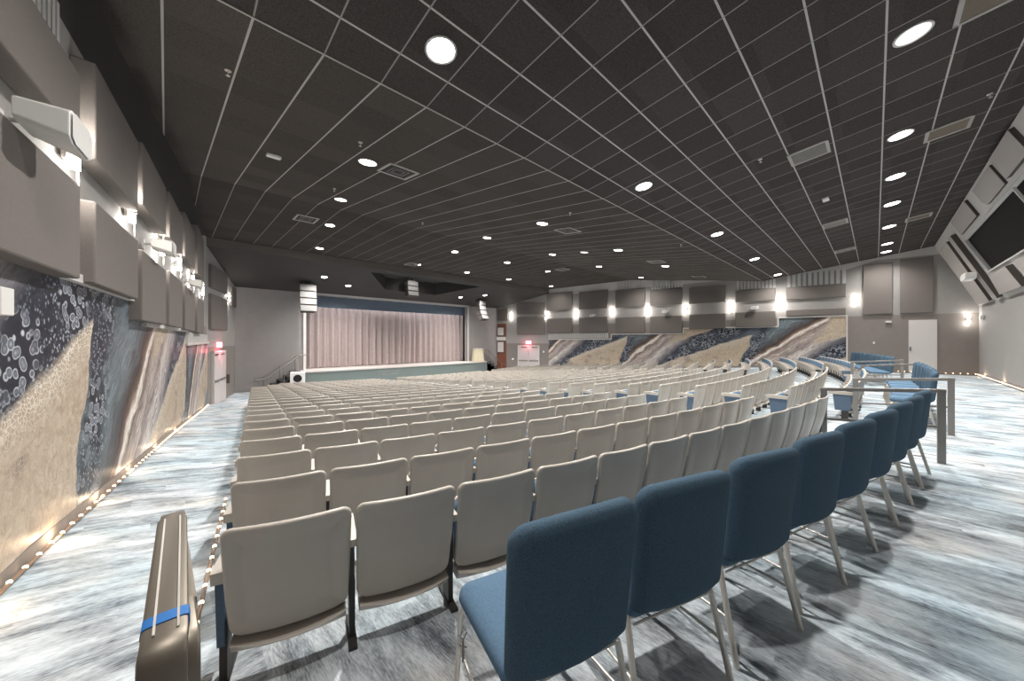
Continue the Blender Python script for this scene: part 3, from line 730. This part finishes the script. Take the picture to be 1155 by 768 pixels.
# ------------------------------------------------------------------ ceiling fittings
def cslope(y): 
    if y<4.3: return -.145
    if y<11.5: return .111
    return -.01
def ceil_thing(name,label,cat,x,y,group=None):
    t=thing(name,label,cat,(x,y,zceil(y)),0,group); t.rotation_euler=(math.atan(cslope(y)),0,0); return t
def downlight(x,y,label,r=.155,on=True,e=60,small=False):
    t=ceil_thing('recessed_downlight',label,'ceiling light',x,y,'recessed downlights in the dark ceiling')
    MB().annulus((0,0),r,r+.025,-.012,.0).build('trim_ring',M['trim'],t,smooth=40)
    MB().disc((0,0),r,-.004,.0,28).build('lens',M['lamp' if on else 'lampdim'],t)
    if on:
        a=r*.55; MB().annulus((0,.0),a*.9,a,-.006,-.003).build('reflector_ring',M['whitedull'],t)
        lamp_spot((x,y,zceil(y)-.03),e)
DL=[(2.25,3.47,1,'large bright downlight, nearest to the camera overhead'),
(6.75,-.33,0,'large dim frosted downlight at the upper right'),(9.92,-.33,1,None),(12.36,-.33,1,None),(14.76,-.33,1,None),(17.67,-.33,1,None),(20.79,-.33,1,None),(22.65,-.33,1,None),
(7.37,3.49,1,None),(12.38,3.47,1,None),(17.31,3.47,1,None),(22.29,3.47,1,None),
(2.84,6.97,1,None),(8.09,6.99,1,None),(12.61,7.0,1,None),(16.93,6.95,1,None),(12.54,8.52,0,None),
(3.44,10.27,1,None),(8.68,10.24,1,None),(12.49,10.19,1,None),(16.26,10.13,1,None),(21.0,10.11,1,None),
(4.08,13.22,1,None),(9.35,13.27,1,None),(12.57,13.24,1,None),(15.9,13.3,1,None),
(4.74,16.73,1,None),(9.45,16.75,1,None),(12.62,16.7,1,None),(16.03,16.72,1,None),(20.3,16.66,1,None)]
rows={}
for x,y,on,lab in DL:
    k=min((-.33,3.47,6.97,8.52,10.2,13.25,16.7),key=lambda q:abs(q-y)); rows.setdefault(k,[]).append(x)
rn={-.33:'the row nearest the back wall',3.47:'the second row from back wall',6.97:'the third row from back wall',8.52:'between third and fourth rows',10.2:'the fourth row from back wall',13.25:'the fifth row from back wall',16.7:'the row nearest the stage beam'}
for x,y,on,lab in DL:
    k=min(rn,key=lambda q:abs(q-y)); i=sorted(rows[k]).index(x)
    if lab is None: lab='round recessed downlight, %s from left in %s'%(ORD[i],rn[k])
    e=330 if y<5 else 250
    if y<0: e=200
    if x>20: e=120
    if (x,y)==(20.3,16.66): e=60
    downlight(x,y,lab,.155 if y<9 else .14,bool(on),e)
    if (x,y)==(6.75,-.33): lamp_spot((x,y,zceil(y)-.05),240)  # added fill spot below this unlit fitting, brightening the rear floor
downlight(.5,1.0,'round recessed downlight directly above the camera by the left wall',.155,True,110)
for x,y in ((5.8,19.7),(16.5,19.7),(7.3,20.6),(15.0,20.6)):
    t=thing('recessed_downlight','small downlight in the dark soffit above the stage front, %s'%{5.8:'above left speaker column',16.5:'above right speaker column',7.3:'inward of left column',15.0:'inward of right column'}[x],'ceiling light',(x,y,SZ(y)),0,'recessed downlights in the dark ceiling'); t.rotation_euler=(math.atan(-.209),0,0)
    MB().annulus((0,0),.13,.16,-.02,0).build('trim_ring',M['trim'],t,smooth=40); MB().disc((0,0),.13,-.012,-.004,24).build('lens',M['lamp'],t)
    lamp_spot((x,y,SZ(y)-.05),260,150)
# added unseen strip light behind the valance, brightening the curtain
al=D.lights.new('curtain_fill','AREA'); al.shape='RECTANGLE'; al.size=11.0; al.size_y=.1; al.energy=26; ao=D.objects.new('curtain_fill',al); C.objects.link(ao); ao.location=(11.3,23.0,3.85); ao.rotation_euler=(radians(12),0,0)
lamp_spot((10.95,18.7,5.55),60,90,rot=(radians(40),0,0))  # added spot without a fitting, brightening the middle speaker cluster
# air vents
def vent(x,y,w,l,label,kind='louvre'):
    t=ceil_thing('air_vent',label,'air vent',x,y,'ceiling air vents')
    b=MB(); f=.05
    for a,c in (((-w/2,-l/2),(w/2,-l/2+f)),((-w/2,l/2-f),(w/2,l/2)),((-w/2,-l/2),(-w/2+f,l/2)),((w/2-f,-l/2),(w/2,l/2))): b.box((*a,-.015),(*c,0))
    b.build('frame',M['vent'],t)
    if kind=='louvre':
        MB().box((-w/2+f,-l/2+f,-.006),(w/2-f,l/2-f,-.002)).build('opening',M['black'],t)
        b=MB(); n=14
        for i in range(n): 
            xx=-w/2+f+(w-2*f)*(i+.5)/n; b.box((xx-.006,-l/2+f,-.012),(xx+.006,l/2-f,-.006))
        b.build('louvres',M['vent'],t)
    elif kind=='grille': MB().box((-w/2+f*.5,-l/2+f*.5,-.008),(w/2-f*.5,l/2-f*.5,-.002)).build('mesh_grille',M['ventbrown'],t)
    else:
        MB().box((-w/2+f,-l/2+f,-.006),(w/2-f,l/2-f,-.002)).build('opening',M['black'],t)
        b=MB()
        for k,zz in ((.17,-.012),(.27,-.010)):
            q=k*w
            for a,c in (((-q,-q),(q,-q+.018)),((-q,q-.018),(q,q)),((-q,-q),(-q+.018,q)),((q-.018,-q),(q,q))): b.box((*a,zz-.004),(*c,zz))
        b.build('diffuser_rings',M['grey'],t)
vent(9.1,.92,.62,.62,'slotted pale ceiling vent over the near right side of room')
vent(15.22,.9,.62,.62,'second slotted ceiling vent, farther along the right side'); vent(20.0,.88,.62,.62,'farthest slotted ceiling vent on the right side')
vent(3.44,6.9,.64,.64,'square ceiling vent beside the third row downlight at left','diffuser')
vent(3.30,13.1,.64,.64,'square ceiling vent near the beam at the left','diffuser'); vent(9.16,6.85,.64,.64,'square ceiling vent over the middle of the hall','diffuser')
vent(15.6,6.81,.64,.64,'square ceiling vent over the right of the hall','diffuser'); vent(9.2,16.9,.6,.6,'square ceiling vent close to the stage beam','diffuser')
vent(16.1,12.4,.64,.64,'square ceiling vent far over the front seats','diffuser'); vent(21.0,6.8,.64,.64,'square ceiling vent near the far mural wall','diffuser')
# tan return grilles near the back wall
vent(6.8,-.98,.56,.62,'tan mesh return grille at the top right corner of ceiling','grille')
vent(10.52,-.95,.55,.58,'tan mesh return grille, second from the camera near back wall','grille')
vent(17.4,-.97,.55,.58,'tan mesh return grille, farthest near the back wall','grille')
def small_box(x,y,label,s=.12):
    t=ceil_thing('ceiling_sensor',label,'sensor',x,y); MB().box((-s,-s*.55,-.05),(s,s*.55,0)).build('cover',M['white'],t,bevel=.01)
small_box(1.52,8.27,'white rectangular sensor on the dark ceiling at left'); small_box(12.33,.91,'white rectangular sensor on the ceiling between slotted vents')
def sprinkler(x,y,label):
    t=ceil_thing('sprinkler_head',label,'sprinkler',x,y,'ceiling sprinkler heads')
    MB().disc((0,0),.035,-.01,0,12).build('escutcheon',M['silver'],t)
    b=MB(); b.bar((0,0,-.01),(0,0,-.06),.014,n=6); b.disc((0,0),.022,-.066,-.06,10); b.build('head',M['silver'],t)
for x,y,l in ((.55,5.6,'nearest the left wall'),(8.45,1.6,'in the near right field'),(2.4,6.2,'beside the square vent at left'),(9.6,-1.3,'near the tan return grille'),(3.0,9.4,'over the left rows'),(7.6,5.6,'over the middle'),(12.5,4.6,'over the far middle'),(6.1,10.5,'far over the left centre')):
    sprinkler(x,y,'small metal sprinkler head on the dark ceiling, '+l)
# ------------------------------------------------------------------ railings
def guard(x,y,label,lean=.07):
    t=thing('guard_rail',label,'railing',(x,y,0),0,'grey metal guard rails flanking the rear aisles')
    dx,dy=lean*1.1,1.08; z1=zfloor(x+dx,y+dy)-0.0
    H0,H1=.90,.80
    b=MB(); b.box((-.035,-.035,0),(.035,.035,H0)); b.build('post',M['rail'],t,bevel=.004)
    b=MB(); b.box((dx-.035,dy-.035,z1),(dx+.035,dy+.035,H1)); b.build('post',M['rail'],t,bevel=.004)
    MB().bar((-.005,-.04,H0-.02),(dx,dy+.04,H1-.02),.05,.045).build('top_rail',M['rail'],t,bevel=.004)
    MB().bar((0,0,.44),(dx,dy,.36),.03,.03).build('lower_rail',M['rail'],t)
guard(6.74,-.56,'grey guard rail at the end of the near blue chair row')
guard(8.82,-.83,'grey guard rail beyond the first aisle, before the middle blue chairs')
guard(13.72,-.83,'grey guard rail at the far end of the middle blue chairs',-.07)
guard(15.80,-.56,'farthest grey guard rail, beside the far blue chairs',-.07)
# steel handrail by the left aisle, with blue tape
t=thing('aisle_handrail','flat steel handrail with blue tape at the near left corner','handrail',(-.005,.95,0))
path=[(0,0,.0),(0,0,.885),(0.0,.02,.9),(.02,.66,.9),(.025,.71,.892),(.03,.735,.87),(.032,.74,.84),(.032,.72,.80),(.034,.66,.775),(.05,.30,.74),(.052,.22,.70),(.052,.20,.6)]
MB().tube(path[:8],.078,.034,4,up=(1,0,0) if False else (0,0,1)).build('dummy',M['steel'],t)
D.objects.remove(D.objects['dummy'])
def ribbon(path,w,th,prof=8):
    """flat oval bar whose width runs along x"""
    b=MB(); N=len(path); vs=[]; fs=[]
    for i,p in enumerate(path):
        a=path[max(i-1,0)]; c=path[min(i+1,N-1)]; d=norm((0,c[1]-a[1],c[2]-a[2])); nrm=(0,-d[2],d[1])
        for j in range(12):
            q=2*pi*j/12; cx=(abs(cos(q))**.35)*(1 if cos(q)>=0 else -1); cy=(abs(sin(q))**.35)*(1 if sin(q)>=0 else -1)
            vs.append((p[0]+cx*w/2,p[1]+nrm[1]*cy*th/2,p[2]+nrm[2]*cy*th/2))
    for i in range(N-1):
        for j in range(12): fs.append((i*12+j,i*12+(j+1)%12,(i+1)*12+(j+1)%12,(i+1)*12+j))
    fs+=[tuple(reversed(range(12))),tuple((N-1)*12+j for j in range(12))]
    return b.add(vs,fs)
top=[(0,0.0,.0),(0,0.0,.87),(0.0,.012,.893),(0.003,.04,.9),(.02,.66,.9)]+[(.022+.004*k/8,.70+.045*sin(pi*k/8),.9-.045*(1-cos(pi*k/8))) for k in range(9)]+[(.03,.62,.808),(.034,.32,.80),(.036,.2,.795),(.036,.17,.78),(.036,.16,.74),(.036,.16,.0)]
ribbon(top[:5],.072,.034).build('top_bar',M['steel'],t,smooth=50)
ribbon(top[4:16],.062,.03).build('return_bar',M['steel'],t,smooth=50)
ribbon(top[15:],.056,.04).build('post',M['steel'],t,smooth=50)
b=MB()
for q in (-.017,.019): b.bar((.004+q,.04,.9175),(.02+q,.66,.9175),.004,.003)
b.build('groove_lines',M['silver'],t)
b=ribbon([(0.0045,.075,.9),(0.006,.11,.9)],.0755,.0385); b.build('tape_band',M['tape'],t,smooth=50)
MB().disc((.036,.16),.06,0.0,.012,20).build('base_flange',M['steel'],t); MB().disc((0,0),.07,0.0,.012,20).build('base_flange',M['steel'],t)
# ------------------------------------------------------------------ banquet chairs
def make_chair():
    t=thing('banquet_chair','x','chair')
    # origin: floor under the seat centre; +y = the way the chair faces
    def wb(x,dy,z):
        zz=.69+z; lean=-.265-(zz-.45)*.10; return (x*(.955+.045*(zz-.45)/.5), lean+dy+.034*(x/.25)**2, zz+.020*(1-(x/.25)**2)*(1 if z>0 else 0))
    MB().pad(.505,.50,.06,.03,[(.2,-.03),(.12,-.034),(.04,-.034),(.014,-.028),(.002,-.012),(0,.004),(.003,.02),(.018,.033),(.05,.042),(.12,.048),(.2,.05)],wb,6).build('backrest',M['blue'],t,smooth=60)
    def ws(x,dy,z): return (x*(1+.06*z), z+.0, .44+dy)
    MB().pad(.49,.47,.06,.04,[(.2,-.035),(.03,-.035),(.006,-.028),(0,-.01),(.003,.012),(.016,.028),(.05,.038),(.12,.044),(.2,.045)],ws,5).build('seat_pad',M['blue_seat'],t,smooth=60)
    b=MB(); b.tube([(-.2,-.2,.395),(.2,-.2,.395),(.21,.19,.395),(-.21,.19,.395)],.022,n=8,closed=True); b.build('seat_frame',M['silver'],t,smooth=50)
    for s in (-1,1):
        MB().tube([(.205*s,-.17,.425),(.228*s,-.195,.41),(.238*s,-.21,.37),(.258*s,-.30,.0)],.030,.022,10,up=(1,0,0)).build('leg',M['silver'],t,smooth=50)
        MB().tube([(.215*s,.12,.405),(.222*s,.20,.385),(.225*s,.225,.34),(.23*s,.27,.0)],.030,.022,10,up=(1,0,0)).build('leg',M['silver'],t,smooth=50)
        b=MB(); b.bar((.247*s,-.255,.19),(.228*s,.245,.19),.014,n=8); b.build('side_stretcher',M['silver'],t,smooth=50)
    MB().bar((-.225,-.225,.385),(.225,-.225,.385),.010,n=6).build('rear_stretcher',M['silver'],t,smooth=50)
    MB().bar((-.228,.0,.19),(.228,.0,.19),.014,n=8).build('cross_stretcher',M['silver'],t,smooth=50)
    b=MB(); b.tube([(-.245,.10,.36),(-.262,.10,.33),(-.262,.10,.25),(-.25,.12,.24),(-.245,.14,.30),(-.26,.16,.31)],.006,n=6); b.tube([(-.245,.10,.30),(-.275,.12,.31),(-.245,.15,.33)],.005,n=6); b.build('gang_hook',M['grey'],t)
    return t
ch=make_chair(); register(ch); ch_first=[True]
def put_chair(x,rho,label,group,jit=0):
    y=CY-sqrt(rho*rho-(x-CX)**2)
    t=ch if ch_first[0] else copy_tree(ch); ch_first[0]=False
    t.location=(x,y,0); t.rotation_euler=(0,0,atan2(CY-y,CX-x)-pi/2+jit); tag(t,label,'chair',group); return t
r_=random.Random(4)
for k in range(9):
    put_chair(.985+.612*k+(.06 if k==0 else 0),37.88,'blue upholstered banquet chair in near rear row, %s from the camera'%ORD[k],'blue banquet chairs in the near rear row',(-.02 if k==0 else -.08+r_.uniform(-.02,.02)))
for k in range(7):
    put_chair(9.45+.6*k,37.88,'blue upholstered banquet chair in middle rear row, %s from the left'%ORD[k],'blue banquet chairs in the middle rear row',r_.uniform(-.03,.03))
for k in range(9):
    put_chair(16.6+.6*k,37.88,'blue upholstered banquet chair in far right rear row, %s from the left'%ORD[k],'blue banquet chairs in the far rear row',r_.uniform(-.03,.03))
# ------------------------------------------------------------------ fixed auditorium seats
SW=.512; LEAN=.20
def seat_parts():
    P={}
    def wb(x,dy,z):
        zz=.46+z; t=(zz-.20)/.52
        return (x*(.95+.05*t), (1-t)*.105+dy+.030*(x/.24)**2-.016*sin(pi*min(1,max(0,t))), zz)
    # shell back with raised rim; local y=0 is the top edge, stage is +y
    lay=[(.235,-.010),(.2,-.010),(.15,-.010),(.10,-.010),(.062,-.010),(.056,-.013),(.022,-.013),(.012,-.017),(.003,-.012),(0,0),(.003,.010),(.014,.014),(.1,.014),(.235,.014)]
    P['back_shell']=(MB().pad(.496,.52,.042,.06,lay,wb,5),M['seat'],55)
    P['back_cushion']=(MB().pad(.41,.40,.05,.05,[(.17,.012),(.006,.012),(0,.022),(.006,.032),(.03,.038),(.1,.042),(.17,.042)],lambda x,dy,z:wb(x,dy,z+.035),4),M['blue_seat'],55)
    # seat tipped up against the back: shell outside (towards stage), cushion inside
    def wp(x,dy,z):
        zz=.37+z; return (x*(1-.12*z), .150+dy+(zz-.2)*.22, zz)
    P['seat_pan']=(MB().pad(.45,.36,.07,.05,[(.16,.05),(.03,.05),(.005,.042),(0,.03),(.004,.018)],wp,4),M['seat'],55)
    P['seat_cushion']=(MB().pad(.43,.34,.06,.05,[(.004,.02),(0,.008),(.01,-.012),(.04,-.02),(.16,-.022)],wp,4),M['blue_seat'],55)
    # curved rear lip of the pan showing under the back
    b=MB(); n=10
    vs=[];fs=[]
    for i in range(n+1):
        x=-.225+.45*i/n; c=(x/.225)**2
        for (yy,zz) in ((.045+.03*c,.175+.02*c),(.20,.20),(.20,.15),(.09+.03*c,.14)): vs.append((x,yy,zz))
    for i in range(n):
        for j in range(4): fs.append((i*4+j,i*4+(j+1)%4,(i+1)*4+(j+1)%4,(i+1)*4+j))
    fs+=[(0,1,2,3),tuple(n*4+j for j in (3,2,1,0))]
    b.add(vs,fs); P['seat_lip']=(b,M['seat'],40)
    b=MB(); b.box((-SW/2-.014,.13,.0),(-SW/2+.014,.22,.30)); b.box((-SW/2-.02,.06,-.0),(-SW/2+.02,.30,.016)); b.prism([(-SW/2-.010,.12,.30),(-SW/2-.010,.22,.30),(-SW/2-.010,.24,.50),(-SW/2-.010,.11,.50)],(.020,0,0))
    P['standard']=(b,M['seat_leg'],None)
    b=MB(); b.prism([(-SW/2-.018,.06,.50),(-SW/2-.018,.34,.51),(-SW/2-.018,.36,.53),(-SW/2-.018,.33,.545),(-SW/2-.018,.06,.535)],(.036,0,0)); P['armrest']=(b,M['seat'],None)
    return P
SP=seat_parts()
def make_seat():
    t=thing('auditorium_seat','x','seat')
    for nm,(b,m,sm_) in SP.items():
        if nm=='seat_cushion': continue
        o=b.build(nm,m,t,smooth=sm_)
        if nm=='seat_pan': SP['seat_cushion'][0].build('seat_cushion',SP['seat_cushion'][1],o,smooth=55)
    return t
def end_panel_bm(side):
    s=side*(SW/2+.002) ; b=MB(); x0=s-.014
    b.prism([(x0,.10,.19),(x0,.31,.19),(x0,.34,.48),(x0,.07,.48)],(.028,0,0)); return b
def end_arm_bm(side):
    s=side*(SW/2+.004); b=MB(); x0=s-.024
    b.prism([(x0,.06,.48),(x0,.38,.48),(x0,.41,.51),(x0,.39,.535),(x0,.05,.535)],(.048,0,0)); return b
EP={s:(end_panel_bm(s),end_arm_bm(s)) for s in (-1,1)}
EPM={s:(EP[s][0].mesh('end_panel',M['panel_blue']),EP[s][1].mesh('end_arm',M['seat'])) for s in (-1,1)}
seat0=make_seat(); register(seat0); s_first=[True]
# block plan: row -> (x start, x end) of seat edges for the left and middle blocks
def lerp_tab(tab,r):
    ks=sorted(tab)
    if r<=ks[0]: return tab[ks[0]]
    for a,c in zip(ks,ks[1:]):
        if r<=c: return tab[a]+(tab[c]-tab[a])*(r-a)/(c-a)
    return tab[ks[-1]]
LE={1:6.72,2:6.1,3:5.92,4:5.86,5:5.82,7:5.79,9:5.82,12:6.1,16:6.6,20:7.1,24:7.6}
CS={1:9.0,2:7.98,3:7.92,4:7.66,5:7.61,8:7.52,12:7.53,14:7.65,16:7.81,20:8.15,24:8.5}
NR=24; seats=[]
for r in range(1,NR+1):
    rho=37.27-.73*(r-1); zf=-.05*(r-1)
    def ang(x): return math.asin((x-CX)/rho)
    x0=.14+.108*(r-1); drop=0 if r<=20 else (1 if r<=22 else 2)
    a0,a1=ang(x0),ang(lerp_tab(LE,r)); n=int(round((a1-a0)*rho/SW)); da=SW/rho
    for k in range(drop,n):
        a=a0+(k+.5)*da; seats.append((a,rho,zf,'left',r,k-drop,n-drop)); seats.append((-a,rho,zf,'right',r,k-drop,n-drop))
    c0=ang(lerp_tab(CS,r)); n=int(round(-2*c0*rho/SW)); c0=-n*da/2
    for k in range(n): seats.append((c0+(k+.5)*da,rho,zf,'middle',r,k,n))
HD=radians(44.3); FX,FY=sin(HD),cos(HD)
def seat_xy(s): a,rho=s[0],s[1]; return CX+rho*sin(a),CY-rho*cos(a)
def in_view(s):
    x,y=seat_xy(s); t=x*FX+y*FY; l=x*FY-y*FX
    return t>.3 and abs(l/t)<1.5, t
cand=sorted([s for s in seats if in_view(s)[0]],key=lambda s:in_view(s)[1])
near=cand[:300]; far=cand[300:]
print('seats',len(seats),'near',len(near),'far',len(far))
def seat_rot(s): return s[0]
for s in near:
    x,y=seat_xy(s); t=seat0 if s_first[0] else copy_tree(seat0); s_first[0]=False
    t.location=(x,y,s[2]); t.rotation_euler=(0,0,-0+s[0]*1.0)
    a,rho,zf,blk,r,k,n=s
    if blk=='left': lab='beige shell seat, left block, %s row from rear, %s from mural-wall aisle'%(ORD[r-1],ORD[k])
    elif blk=='right': lab='beige shell seat with blue pad, right block, %s row from rear, %s from right wall'%(ORD[r-1],ORD[k])
    else: lab='beige shell seat, middle block, %s row from rear, %s from its left aisle'%(ORD[r-1],ORD[k])
    tag(t,lab,'seat','beige auditorium seats in curved rows')
    if (blk!='right' and k==0) or (blk=='right' and k==n-1) : sides=[-1]
    else: sides=[]
    if (blk!='right' and k==n-1) or (blk=='right' and k==0): sides.append(1)
    for sd in sides:
        for nm,me in zip(('end_panel','end_armrest'),EPM[sd]):
            o=D.objects.new(nm,me); C.objects.link(o); o.parent=t
# everything farther away: one object, simple copies of the same shapes
def lowpad(w,h,r,lay,wp): 
    b=MB(); b.pad(w,h,r,r,lay,wp,2); return b
tmpl=MB()
def wbk(x,dy,z):
    zz=.46+z; t=(zz-.20)/.52; return (x*(.95+.05*t),(1-t)*.105+dy+.03*(x/.24)**2-.016*sin(pi*min(1,max(0,t))),zz)
for bb,mi in ((lowpad(.496,.52,.045,[(.2,-.01),(.03,-.013),(0,0),(.014,.014),(.2,.014)],wbk),0),(lowpad(.41,.40,.05,[(.004,.015),(.02,.036),(.15,.042)],lambda x,dy,z:wbk(x,dy,z+.035)),1),
              (lowpad(.45,.36,.06,[(.03,.05),(0,.03),(.004,.018)],lambda x,dy,z:(x,.150+dy+(.17+z)*.22,.37+z)),0),(SP['seat_lip'][0],0),(SP['standard'][0],2),(SP['armrest'][0],0)):
    tmpl.add(bb.v,bb.f,mi)
big=MB(); 
for s in far:
    x,y=seat_xy(s); ca,sa=cos(s[0]),sin(s[0]); o=len(big.v)
    big.v+=[(x+px*ca-py*sa,y+px*sa+py*ca,s[2]+pz) for px,py,pz in tmpl.v]
    big.f+=[tuple(i+o for i in f) for f in tmpl.f]; big.m+=tmpl.m
me=D.meshes.new('distant_seats'); me.from_pydata(big.v,[],big.f)
for m in (M['seat'],M['blue_seat'],M['seat_leg']): me.materials.append(m)
me.polygons.foreach_set('material_index',big.m); me.update()
o=D.objects.new('distant_seats',me); C.objects.link(o)
tag(o,'distant curved rows of beige shell seats near the stage and far wall','seats',None,'stuff')
# ------------------------------------------------------------------ camera and world
cam=D.cameras.new('camera'); cam.sensor_width=36; cam.lens=400/1155*36; cam.clip_start=.05; cam.shift_y=-1/1155
co=D.objects.new('camera',cam); C.objects.link(co); co.location=(0,0,1.5); co.rotation_euler=(pi/2,0,-HD)
bpy.context.scene.camera=co
w=D.worlds.new('world'); bpy.context.scene.world=w; w.use_nodes=True; w.node_tree.nodes['Background'].inputs[0].default_value=(.5,.5,.52,1); w.node_tree.nodes['Background'].inputs[1].default_value=.3
vs_=bpy.context.scene.view_settings; vs_.view_transform='Standard'; vs_.exposure=1.7
